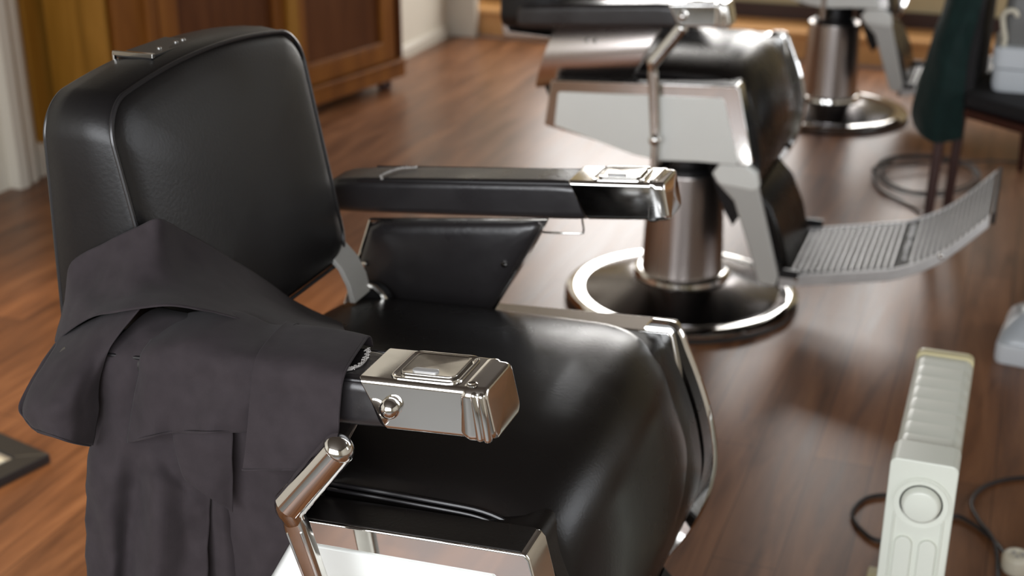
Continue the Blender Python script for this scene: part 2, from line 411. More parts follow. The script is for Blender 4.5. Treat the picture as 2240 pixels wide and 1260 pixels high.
def side_panel(t, s):
    """enamelled seat side with chrome surround; s = -1 near, +1 far"""
    yo = 0.325*s; yi = 0.272*s
    body = [(-0.298, 0.556), (-0.281, 0.671), (0.186, 0.697), (0.192, 0.690), (0.235, 0.512), (0.228, 0.503), (0.10, 0.500), (0.0, 0.493), (-0.06, 0.500), (-0.16, 0.527), (-0.290, 0.552)]
    bm = bmesh.new(); prism(bm, body, 1, yi, yo)
    p = link('side_rail', bm, M['chrome'], t, bevel=0.003, seg=3)
    wh = [(-0.270, 0.556), (-0.262, 0.640), (-0.258, 0.644), (0.152, 0.664), (0.157, 0.659), (0.200, 0.512), (0.197, 0.5035), (0.10, 0.501), (0.0, 0.494), (-0.06, 0.501), (-0.16, 0.528)]
    bm = bmesh.new(); prism(bm, wh, 1, yo-0.003*s, yo+0.0035*s)
    link('enamel_panel', bm, M['enamel'], p, bevel=0.0025)
    if s < 0:
        bm = bmesh.new(); secs = []
        for x in (-0.27, -0.1, 0.08, 0.181):
            z = 0.671+(x+0.281)*0.0557
            secs.append([Vector((x, yi+0.002*s, z-0.004)), Vector((x, yo-0.003*s, z-0.004)), Vector((x, yo-0.003*s, z+0.0012)), Vector((x, yi+0.002*s, z+0.0012))])
        loft(bm, secs); link('rail_top_strip', bm, M['leather'], p, smooth=False)  # thin black strip on top of the near rail only
    return p
FASC = [(-0.315, 0.655), (-0.30, 0.672), (-0.25, 0.678), (-0.10, 0.684), (0.06, 0.692), (0.150, 0.697), (0.186, 0.694), (0.204, 0.660), (0.226, 0.607), (0.242, 0.555), (0.251, 0.495), (0.244, 0.440), (0.224, 0.385), (0.192, 0.330)]
def fasc(n=6): return catmull([(a, 0, b) for a, b in FASC], n)
def make_seat(t):
    # inner carcass of the seat with rolled front
    prof = fasc(5)
    bm = bmesh.new(); rows = []
    for v in range(0, 25):
        y = lerp(-0.272, 0.272, v/24)
        rows.append([Vector((p.x-0.006, y, p.z-0.004)) for p in prof]+[Vector((0.165, y, 0.36)), Vector((0.14, y, 0.42)), Vector((0.13, y, 0.51)), Vector((0.0, y, 0.53)), Vector((-0.28, y, 0.56))])
    loft(bm, rows); s = link('seat', bm, M['leather'], t, angle=50)
    # padded cushion: domed pad running over the front edge, rounded far and near front corners
    bm = bmesh.new(); N, K = 44, 36
    P = catmull([(-0.315, 0, 0.672), (-0.25, 0, 0.684), (-0.10, 0, 0.690), (0.05, 0, 0.694), (0.125, 0, 0.692), (0.172, 0, 0.668), (0.203, 0, 0.622), (0.226, 0, 0.56), (0.233, 0, 0.500), (0.224, 0, 0.450), (0.206, 0, 0.412), (0.180, 0, 0.375)], 6)
    T = []
    for i, p in enumerate(P):
        tt = (P[min(i+1, len(P)-1)]-P[max(i-1, 0)]).normalized(); T.append(Vector((-tt.z, 0, tt.x)))
    n = len(P); grid = []
    for i, p in enumerate(P):
        u = i/(n-1)
        # half width: full over the seat, drawn in around the front corners, then full again on the apron
        hw = 0.262
        k = math.exp(-((u-0.56)/0.10)**2)
        if u < 0.08: hw -= 0.05*(1-u/0.08)**2
        e = 1-abs(2*u-1)**14
        row = []
        for j in range(K+1):
            v = -1+2*j/K
            prof_v = (1-abs(v)**3.2)
            cr = lerp(0.034, 0.009, smoothstep((u-0.40)/0.30))
            crown = (cr*e)*prof_v**0.55+0.006*(1-v*v)*e
            q = p+T[i]*crown
            hw2 = hw-((0.028*k+0.012*smoothstep((u-0.3)/0.2)+0.022*smoothstep((u-0.74)/0.16)) if v > 0 else 0)
            row.append(Vector((q.x, v*hw2, q.z)))
        grid.append(row)
    vs = [[bm.verts.new(q) for q in r] for r in grid]
    for a, b in zip(vs, vs[1:]):
        for j in range(K): bm.faces.new((a[j], a[j+1], b[j+1], b[j]))
    c = link('seat_cushion', bm, M['leather'], t, angle=180)
    for s_ in (-1, 1):
        bm = bmesh.new(); pts = [(grid[i][0 if s_ < 0 else K].x, grid[i][0 if s_ < 0 else K].y*1.0, grid[i][0].z+0.003) for i in range(0, n, 2)]
        tube(bm, pts, 0.0028, 8, 2); link('piping', bm, M['piping'], c)
        bm = bmesh.new(); pts = [(p[0]-0.002, p[1]+0.006*s_, p[2]-0.004) for p in pts]
        tube(bm, pts, 0.0022, 8, 2); link('piping', bm, M['piping'], c)
    # chrome strips framing the rolled front
    for s_ in (1,):
        y0 = 0.279*s_; y1 = 0.300*s_
        bm = bmesh.new(); secs = []
        pr = [p for p in fasc(6) if p.x > 0.15]
        for p in pr:
            tt = Vector((p.x-0.0, 0, p.z-0.52)).normalized()
            a = p+tt*0.009; b = p-tt*0.014; y0 = lerp(0.281, 0.266, smoothstep((0.50-p.z)/0.12))*s_
            secs.append([Vector((a.x, y0, a.z)), Vector((a.x+0.004*tt.x, lerp(y0, y1, 0.3), a.z+0.004*tt.z)), Vector((a.x+0.004*tt.x, lerp(y0, y1, 0.7), a.z+0.004*tt.z)), Vector((a.x, y1, a.z)), Vector((b.x, y1, b.z)), Vector((b.x, y0, b.z))])
        loft(bm, secs); link('front_trim', bm, M['chrome'], t, angle=35)
def backrest_ring(inset, n=14):
    """outline of the back in the (y, z) plane, rounded corners, slightly arched top"""
    hw, z0, z1, r = 0.225-inset, 0.765+inset, 1.098-inset, 0.043-inset*0.3
    r = max(r, 0.02); pts = []
    for cy, cz, a0 in ((hw-r, z1-r, 0), (-hw+r, z1-r, PI/2), (-hw+r, z0+r, PI), (hw-r, z0+r, 1.5*PI)):
        for k in range(n+1):
            a = a0+PI/2*k/n; pts.append((cy+r*math.cos(a), cz+r*math.sin(a)))
        nx = {0: (-hw+r, z1), PI/2: (-hw, z0+r), PI: (hw-r, z0), 1.5*PI: (hw, z1-r)}[a0]
        p = pts[-1]
        for k in range(1, 14): pts.append((lerp(p[0], nx[0], k/14), lerp(p[1], nx[1], k/14)))
    out = []
    for y, z in pts:
        if z > 1.0: z += 0.022*(1-(y/hw)**2)*smoothstep((z-1.0)/0.08)
        out.append((y, z))
    return out
def make_back(t):
    xf = lambda z: -0.355+(1.10-z)*0.19
    xr = lambda z: -0.442-(1.10-z)*0.045
    def R(inset, f, dx=0):
        return [Vector((lerp(xr(z), xf(z), f)+dx, y, z)) for y, z in backrest_ring(inset)]
    bm = bmesh.new()
    secs = [R(0.03, 0, -0.004), R(0.006, 0), R(0.0, 0.06), R(-0.002, 0.3), R(-0.003, 0.6), R(0.0, 0.92), R(0.005, 1.0), R(0.016, 1, 0.006), R(0.035, 1, 0.010)]
    base = R(0.035, 1, 0.010); cc = sum(base, Vector())/len(base)
    for k, dx in ((0.86, 0.0135), (0.65, 0.017), (0.35, 0.0185), (0.1, 0.019)):
        secs.append([Vector((xf(cc.z+(q.z-cc.z)*k)+dx, cc.y+(q.y-cc.y)*k, cc.z+(q.z-cc.z)*k)) for q in base])
    loft(bm, secs); b = link('backrest', bm, M['leather_back'], t, angle=180)
    for f, i in ((1.0, 0.0015), (0.02, 0.0045)):
        bm = bmesh.new(); tube(bm, R(i, f, 0.0), 0.0030, 8, closed=True); link('piping', bm, M['piping'], b)
    # steel shell plate under the back
    bm = bmesh.new(); prism(bm, [(-0.458, 0.752), (-0.462, 0.800), (-0.456, 0.800), (-0.440, 0.758), (-0.33, 0.752), (-0.33, 0.745), (-0.45, 0.742)], 1, -0.20, 0.20)
    link('back_shell', bm, M['plate_steel'], b, bevel=0.002)
    # headrest slot plate on the top
    bm = bmesh.new(); zt = 1.1175
    def slot(bm, c, s): box(bm, c, s)
    slot(bm, (-0.412, -0.028, zt+0.003), (0.05, 0.105, 0.004))
    hp = link('headrest_plate', bm, M['dark_plate'], b, bevel=0.001)
    bm = bmesh.new(); box(bm, (-0.412, -0.079, zt+0.006), (0.058, 0.006, 0.006)); box(bm, (-0.440, -0.079, zt+0.001), (0.003, 0.006, 0.012))
    link('slot_edge', bm, M['chrome'], hp, bevel=0.001)
    for y in (-0.035, 0.002, 0.018):
        bm = bmesh.new(); lathe(bm, [(0.003, 0), (0.003, 0.001), (0.0015, 0.0015)], 12, (-0.405, y, zt+0.005)); link('screw', bm, M['chrome'], hp)
    # curved hinge bars from the seat to the back
    for s in (-1, 1):
        bm = bmesh.new(); secs = []
        for i, (x, z) in enumerate([(-0.355, 0.800), (-0.325, 0.798), (-0.300, 0.786), (-0.280, 0.766), (-0.268, 0.742), (-0.262, 0.715)]):
            a = math.radians(lerp(96, 5, i/5)); nx, nz = math.cos(a), math.sin(a)
            w0 = 0.004; yy = 0.20*s
            secs.append([Vector((x+nx*w0, yy-0.027, z+nz*w0)), Vector((x+nx*w0, yy+0.027, z+nz*w0)), Vector((x-nx*w0, yy+0.027, z-nz*w0)), Vector((x-nx*w0, yy-0.027, z-nz*w0))])
        loft(bm, secs); link('hinge_bar', bm, M['grey_paint'], t, bevel=0.0015)
        bm = bmesh.new(); lathe(bm, [(0.0, -0.012), (0.03, -0.012), (0.034, -0.008), (0.034, 0.008), (0.03, 0.012)], 30, (-0.262, 0.235*s, 0.690), 'y')
        link('hinge_boss', bm, M['dark_metal'], t)
        bm = bmesh.new(); tube(bm, [(-0.262+0.03*math.cos(a), 0.225*s, 0.69+0.034*math.sin(a)) for a in [x*PI/8 for x in range(-1, 6)]], 0.005, 8); link('hinge_ring', bm, M['worn_chrome'], t)
def upper_panel(t, s, y):
    """padded trapezoid between arm and seat: leather inside, steel outside"""
    fr = [(-0.282, 0.805), (-0.001, 0.840), (-0.093, 0.672), (-0.342, 0.634)]
    cx = sum(p[0] for p in fr)/4; cz = sum(p[1] for p in fr)/4
    bm = bmesh.new(); secs = []
    for k in range(13):
        u = k/12; A = Vector((lerp(fr[3][0], fr[0][0], u), 0, lerp(fr[3][1], fr[0][1], u))); B = Vector((lerp(fr[2][0], fr[1][0], u), 0, lerp(fr[2][1], fr[1][1], u)))
        d = (0.006+0.030*math.sin(PI*u)**0.8)*s
        secs.append([Vector((A.x, y, A.z)), Vector((B.x, y, B.z)), Vector((B.x, y+d, B.z)), Vector((lerp(A.x, B.x, 0.5), y+d*1.05, (A.z+B.z)/2)), Vector((A.x, y+d, A.z))])
    loft(bm, secs); p = link('side_plate', bm, M['plate_steel'], t, angle=50)
    def shr(k, m): return [(cx+(a-cx)*k, cz+(b-cz)*m) for a, b in fr]
    bm = bmesh.new(); P = shr(0.985, 0.985); n = 4; secs = []
    bd = []
    for i in range(4):
        a = Vector((P[i][0], 0, P[i][1])); b = Vector((P[(i+1) % 4][0], 0, P[(i+1) % 4][1]))
        for k in range(10): bd.append(a.lerp(b, (k+0.5)/10))
    c = Vector((cx, 0, cz))
    for sc, dy in ((1.0, 0), (0.99, 0.004), (0.955, 0.009), (0.90, 0.0125), (0.75, 0.015), (0.4, 0.017)):
        secs.append([Vector((c.x+(q.x-c.x)*sc, y-dy*s, c.z+(q.z-c.z)*sc)) for q in bd])
    loft(bm, secs); pad = link('panel_pad', bm, M['leather_worn'], p, angle=180)
    bm = bmesh.new()
    q = shr(1.0, 1.0); tube(bm, [(a, y-0.002*s, b) for a, b in q]+[(q[0][0], y-0.002*s, q[0][1])], 0.0032, 8); link('panel_edge', bm, M['worn_chrome'], p)
    for (a, b) in ((-0.062, 0.768), (-0.289, 0.737)):
        bm = bmesh.new(); lathe(bm, [(0.0, 0), (0.0045, 0.001), (0.0045, 0.004), (0.003, 0.007), (0, 0.008)], 16, (a, y-0.018*s, b), 'y'); link('stud', bm, M['chrome'], p)
    for dx in (-0.199, -0.178):
        bm = bmesh.new(); lathe(bm, [(0.006, 0), (0.006, 0.006), (0.003, 0.009)], 16, (dx, y+0.026*s if s > 0 else y-0.036, 0.772), 'y'); link('stud', bm, M['chrome'], p)
def make_arm(t, s, yc, z0, sl, cap0, splay=0.0):
    """armrest pad with chrome ashtray cap; ztop = z0 + sl*x"""
    zt = lambda x: z0+sl*x
    yy = lambda x: yc+splay*(x-cap0)
    w, h = 0.078, 0.056
    bm = bmesh.new(); secs = []
    for x, kw, kh in [(-0.365, 0.72, 0.70), (-0.360, 0.85, 0.84), (-0.345, 0.95, 0.94), (-0.30, 1, 1), (-0.2, 1, 1.02), (-0.1, 1.0, 1.03), (0.0, 1, 1.02), (cap0-0.012, 1.0, 1.0), (cap0+0.004, 0.97, 0.96)]:
        P = rrect(w*kw, h*kh, 0.014*kw, 5)
        secs.append([Vector((x+(0.022*(0.5-(b/h+0.5)) if x > cap0-0.05 else 0), yy(x)+a, zt(x)-h/2-0.002+b-(1-kh)*0.012)) for a, b in P])
    loft(bm, secs); pad = link('armrest_pad', bm, M['leather_worn'], t, angle=60)
    for e in (-1, 1):
        bm = bmesh.new(); tube(bm, [(x, yy(x)+e*(w/2-0.004), zt(x)-0.0045) for x in (-0.31, -0.2, -0.1, 0.0, cap0-0.006)], 0.0024, 8, 3); link('piping', bm, M['piping'], pad)
    # chrome cap
    cap0 += 0.004; hc = 0.054
    bm = bmesh.new(); secs = []
    for k, (dx, kw, kh) in enumerate([(0, 1, 1), (0.002, 1.03, 1.02), (0.05, 1.03, 1.02), (0.104, 1.03, 1.02)]):
        P = rrect(w*kw, hc*kh, 0.006, 5)
        secs.append([Vector((cap0+dx-(b/hc)*(0.030 if k < 2 else (0.014 if k == 2 else 0)), yy(cap0+dx)+a, zt(cap0+dx)-hc/2+b)) for a, b in P])
    loft(bm, secs); cap = link('arm_cap', bm, M['chrome'], t, angle=35)
    bm = bmesh.new(); secs = []
    for k, (dx, kw, kh, dz) in enumerate([(0.098, 1.03, 1.02, 0), (0.101, 1.07, 1.05, -0.0006), (0.106, 1.09, 1.09, -0.0016), (0.111, 1.07, 1.08, -0.0016), (0.115, 1.0, 1.05, -0.0016), (0.124, 0.97, 1.03, -0.0012), (0.1275, 0.93, 0.97, -0.001), (0.1285, 0.86, 0.86, -0.001)]):
        P = rrect(w*kw, hc*kh, 0.009, 7)
        secs.append([Vector((cap0+dx-(b/hc)*(0.012*(dx-0.098)/0.03), yy(cap0+dx)+(a if a*s > 0 else max(-0.5015*w, min(0.5015*w, a))), zt(cap0+dx)-hc/2+b+dz)) for a, b in P])
    loft(bm, secs); link('cap_nose', bm, M['chrome'], cap, angle=50)
    bm = bmesh.new(); zc = zt(cap0+0.118)
    for e_, x_ in ((s, 0.1135), (s, 0.1215)):
        tube(bm, [(cap0+x_-0.003, yc+e_*w*0.488, zc-0.007), (cap0+x_+0.004, yc+e_*w*0.488, zc-hc+0.002)], lambda u: lerp(0.0040, 0.0048, u), 14, rend=True)
    link('nose_bead', bm, M['chrome'], cap, angle=180)
    # ashtray lid
    def rr(cx, w_, h_, r_, dz): return [Vector((cx+a, yy(cx)+b, zt(cx+a)+dz)) for a, b in rrect(w_, h_, r_, 6)]
    bm = bmesh.new(); cx = cap0+0.054
    loft(bm, [rr(cx, 0.078, 0.070, 0.012, -0.001), rr(cx, 0.077, 0.069, 0.012, 0.0020), rr(cx, 0.075, 0.067, 0.010, 0.0030), rr(cx, 0.070, 0.062, 0.009, 0.0030), rr(cx, 0.067, 0.059, 0.009, 0.0012)]); lid = link('ashtray_rim', bm, M['chrome'], cap, angle=50)
    bm = bmesh.new(); loft(bm, [rr(cx+0.001, 0.062, 0.053, 0.008, 0.000), rr(cx+0.001, 0.062, 0.053, 0.008, 0.0044), rr(cx+0.001, 0.0605, 0.0515, 0.007, 0.0052), rr(cx+0.001, 0.058, 0.049, 0.006, 0.0052), rr(cx+0.001, 0.056, 0.047, 0.006, 0.0044)]); link('ashtray_lid', bm, M['worn_chrome'], cap, angle=50)
    bm = bmesh.new(); loft(bm, [[Vector((cx-0.004+a, yy(cx)-0.016+b, zt(cx+a)+dz)) for a, b in rrect(0.028-i, 0.009-i, 0.004, 4)] for i, dz in ((0, 0.0040), (0, 0.0055), (0.002, 0.0060))]); link('lid_pull', bm, M['alu'], cap)
    bm = bmesh.new(); lathe(bm, [(0.0, 0), (0.0055, 0), (0.0055, 0.0016), (0.0042, 0.0024), (0.003, 0.0018), (0.0, 0.0016)], 24, (cap0+0.106, yy(cap0+0.112)-0.030, zt(cap0+0.106)+0.0008)); link('rivet', bm, M['worn_chrome'], cap)
    if s < 0:
        bm = bmesh.new(); lathe(bm, [(0, -0.011), (0.004, -0.0105), (0.008, -0.0085), (0.0105, -0.0045), (0.0112, 0.0), (0.0105, 0.004)], 28, (cap0+0.022, yc-w*0.515-0.003, zt(cap0)-0.026), 'y'); link('side_knob', bm, M['chrome'], cap)
    else:
        bm = bmesh.new(); ys = yc-0.01
        tube(bm, [(-0.028, ys, 0.806), (-0.02, ys, 0.804), (0.034, ys, 0.809), (0.040, ys, 0.813), (0.040, ys, 0.820), (0.035, ys, 0.848)], 0.0016, 8, 2); link('wire_hook', bm, M['worn_chrome'], cap)
    return pad
def make_lever(t, top, bend, low, ball, foot, y):
    t0 = Vector(top); 
    bm = bmesh.new()
    tube(bm, [bend, top], lambda u: lerp(0.0182, 0.0172, u), 28, rend=False)
    d = (Vector(top)-Vector(bend)).normalized()
    lv = None
    g = link('lever_grip', bm, M['chrome'], t, angle=50)
    bm = bmesh.new()
    a = Vector(top)-d*0.001; up = Vector((0, 1, 0)); s = d.cross(up).normalized(); u2 = s.cross(d).normalized(); secs = []
    for k in range(0, 8):
        an = k/7*PI/2*0.97; r = 0.0172*math.cos(an); h = 0.015*math.sin(an)
        secs.append([a+d*h+s*math.cos(2*PI*i/28)*r+u2*math.sin(2*PI*i/28)*r for i in range(28)])
    loft(bm, secs); link('grip_tip', bm, M['chrome'], g, angle=180)
    bm = bmesh.new(); e = (Vector(low)-Vector(bend)).normalized()
    b0 = Vector(bend)-d*0.004
    tube(bm, [b0+d*0.014, b0, b0+e*0.010, b0+e*0.02], lambda u: lerp(0.0178, 0.0115, u), 20, 4)
    link('lever_elbow', bm, M['worn_chrome'], g, angle=70)
    # flat grooved shaft
    bm = bmesh.new(); A = b0+e*0.008; B = Vector(ball)
    yv = Vector((0, 1, 0)); sv = e.cross(yv).normalized()
    def sec(c, w, th): 
        return [c+sv*a+yv*b for a, b in rrect(w, th, min(w, th)*0.35, 4)]
    loft(bm, [sec(A, 0.022, 0.016), sec(A.lerp(B, 0.1), 0.027, 0.018), sec(A.lerp(B, 0.9), 0.022, 0.016), sec(B, 0.020, 0.014)])
    sh = link('lever_shaft', bm, M['worn_chrome'], t, angle=50)
    bm = bmesh.new(); C0 = A.lerp(B, 0.12)-yv*0.0088; C1 = A.lerp(B, 0.85)-yv*0.0080
    for q in (-1, 1): tube(bm, [C0+sv*0.0085*q, C1+sv*0.0065*q], 0.0014, 6)
    link('shaft_rib', bm, M['chrome'], sh)
    bm = bmesh.new(); bmesh.ops.create_uvsphere(bm, u_segments=24, v_segments=14, radius=0.0165, matrix=Matrix.Translation(B+Vector((0, -0.002, -0.004)))); link('lever_joint', bm, M['chrome'], t)
    bm = bmesh.new(); tube(bm, [B, Vector(foot)], 0.0095, 16); link('lever_rod', bm, M['worn_chrome'], t)
    bm = bmesh.new(); F = Vector(foot); tube(bm, [F, F+Vector((0, 0.05, 0)), F+Vector((0, 0.2, 0.0))], 0.011, 14); link('lever_axle', bm, M['dark_metal'], t)
def make_foot(t):
    # the two bracket arms and the black calf pad between them
    for s in (-1,):
        y = 0.285*s
        bm = bmesh.new()
        prism(bm, [(0.135, 0.470), (0.15, 0.492), (0.215, 0.495), (0.240, 0.478), (0.250, 0.430), (0.312, 0.215), (0.308, 0.188), (0.266, 0.190), (0.190, 0.400), (0.142, 0.445)], 1, y-0.012, y+0.012)
        b = link('footrest_arm', bm, M['grey_paint'], t, bevel=0.006, seg=3)
        bm = bmesh.new(); prism(bm, [(0.132, 0.466), (0.15, 0.494), (0.215, 0.497), (0.243, 0.478), (0.251, 0.440), (0.235, 0.432), (0.15, 0.440)], 1, y-0.016, y+0.016)
        link('arm_head', bm, M['enamel'], b, bevel=0.006, seg=3)
    bm = bmesh.new(); secs = []
    for k, (x, z, th) in enumerate([(0.188, 0.372, 0.03), (0.205, 0.385, 0.04), (0.238, 0.345, 0.05), (0.268, 0.27, 0.058), (0.292, 0.19, 0.055), (0.300, 0.150, 0.03), (0.29, 0.135, 0.01)]):
        secs.append([Vector((x+b*1.0, a, z)) for a, b in rrect(0.34-0.02*abs(k-3)*0.3, th, th*0.3, 4)])
    loft(bm, secs); link('calf_pad', bm, M['leather'], t, angle=70)
    # plate: flat tread, then bent up toe plate; ribs run across
    path = [(0.300, 0.172), (0.52, 0.216), (0.60, 0.238), (0.690, 0.292), (0.790, 0.398)]
    W0 = 0.185
    bm = bmesh.new()
    sm = catmull([(a, 0, b) for a, b in path], 8)
    secs = [[Vector((p.x, -W0, p.z)), Vector((p.x, W0, p.z)), Vector((p.x, W0, p.z-0.005)), Vector((p.x, -W0, p.z-0.005))] for p in sm]
    loft(bm, secs); pl = link('foot_plate', bm, M['alu_dark'], t, angle=40)
    # cumulative length
    Ls = [0]
    for a, b in zip(sm, sm[1:]): Ls.append(Ls[-1]+(b-a).length)
    tot = Ls[-1]; nr = 33
    for k in range(nr):
        d = tot*(k+0.7)/(nr+0.4)
        x = interp(d, Ls, [p.x for p in sm]); z = interp(d, Ls, [p.z for p in sm])
        if 0.585 < x < 0.615: continue
        bm = bmesh.new(); box(bm, (x, 0, z+0.003), (0.0068, 2*W0-0.02, 0.006)); link('tread_rib', bm, M['alu'], pl, bevel=0.002)
    bm = bmesh.new()   # raised maker's lettering band: a row of small cast strokes
    for i in range(26):
        y = lerp(-W0+0.05, W0-0.05, i/25); hh = random.choice([0.004, 0.007, 0.010])
        box(bm, (0.600+random.uniform(-0.002, 0.002), y, 0.2425), (hh*1.2, 0.005, 0.004))
    link('cast_lettering', bm, M['alu'], pl)
    for s in (-1, 1):
        bm = bmesh.new(); secs = []
        for p in sm:
            secs.append([Vector((p.x, s*W0, p.z+0.006)), Vector((p.x, s*(W0+0.010), p.z+0.006)), Vector((p.x, s*(W0+0.010), p.z-0.026)), Vector((p.x, s*W0, p.z-0.026))])
        loft(bm, secs); r = link('side_rail', bm, M['alu'], pl, bevel=0.003)
        for (x, z) in ((0.345, 0.176), (0.690, 0.286)):
            bm = bmesh.new(); lathe(bm, [(0, -0.006), (0.004, -0.0055), (0.007, -0.003), (0.008, 0.001), (0.007, 0.006)], 20, (x, s*(W0+0.012), z), 'y'); link('bolt', bm, M['chrome'], r)
    bm = bmesh.new(); box(bm, (0.798, 0, 0.396), (0.010, 2*W0+0.02, 0.03)); link('toe_edge', bm, M['dark_metal'], pl, bevel=0.003)
    bm = bmesh.new(); tube(bm, [(0.292, -0.285, 0.205), (0.292, 0.20, 0.205)], 0.008, 14); box(bm, (0.315, -W0-0.02, 0.192), (0.07, 0.012, 0.022)); box(bm, (0.315, W0+0.02, 0.192), (0.07, 0.012, 0.022)); link('footrest_axle', bm, M['dark_metal'], t)

def make_chair(lever):
    t = thing('barber_chair', '', 'chair', group='barber chairs in a row')
    make_base(t); make_seat(t)
    for s in (-1, 1): side_panel(t, s)
    make_back(t)
    upper_panel(t, 1, 0.285); upper_panel(t, -1, -0.262)
    make_arm(t, -1, -0.315, 0.884, 0.07, 0.028)
    make_arm(t, 1, 0.335, 0.893, 0.095, 0.036, 0.0)
    make_foot(t); lever(t)
    return t
LV2 = lambda t: make_lever(t, (0.050, -0.345, 0.830), (-0.014, -0.345, 0.745), (-0.006, -0.345, 0.6), (-0.003, -0.345, 0.556), (-0.003, -0.345, 0.455), -0.345)
LV1 = lambda t: make_lever(t, (0.013, -0.395, 0.825), (-0.048, -0.392, 0.747), (-0.033, -0.385, 0.69), (-0.010, -0.372, 0.56), (0.000, -0.360, 0.455), -0.36)
LEVER_NAMES = ('lever_grip', 'lever_shaft', 'lever_joint', 'lever_rod', 'lever_axle')
ch2 = make_chair(LV2); ch2.location = (0, 0, 0)
ch2['label'] = 'middle barber chair, whole in view, with white side panel, round chrome base and ribbed footrest'
def base_name(o): return o.name.split('.')[0]
ch3 = copy_tree(ch2); ch3.location = (0.091, 2.109, 0)
ch3['label'] = 'farthest barber chair, cut off by top edge, near the low window ledge'
ch1 = ch2.copy(); C.objects.link(ch1)
for ch in list(ch2.children):
    if base_name(ch) not in LEVER_NAMES: copy_tree(ch, ch1)
ch1.location = (0.204, -2.035, 0)
ch1['label'] = 'nearest black leather barber chair, large in front, with charcoal cape over its near arm'
LV1(ch1)
# torn vinyl on the arms of the nearest chair
def fray(name, pts, w, parent, seed):
    rnd = random.Random(seed); bm = bmesh.new(); P = catmull(pts, 6)
    for i, p in enumerate(P):
        for k in range(3):
            a = rnd.uniform(0, 2*PI); l = rnd.uniform(0.3, 1.0)*w
            q = p+Vector((math.cos(a)*l, math.sin(a)*l, rnd.uniform(0.0, 0.0025)))
            tube(bm, [p, (p+q)/2+Vector((0, 0, 0.0015)), q], 0.0006, 5)
    tube(bm, P, 0.0011, 6)
    return link(name, bm, M['fray'], parent)
fray('torn_seam', [(-0.004, -0.290, 0.885), (0.004, -0.305, 0.8852), (0.006, -0.325, 0.8852), (0.000, -0.336, 0.885)], 0.004, ch1, 1)
fray('torn_seam', [(0.002, -0.336, 0.885), (-0.008, -0.343, 0.8842), (-0.018, -0.346, 0.883)], 0.003, ch1, 2)
fray('torn_seam', [(-0.268, 0.298, 0.8655), (-0.272, 0.305, 0.8682), (-0.268, 0.325, 0.8690), (-0.258, 0.345, 0.8700), (-0.235, 0.352, 0.8720)], 0.0025, ch1, 3)
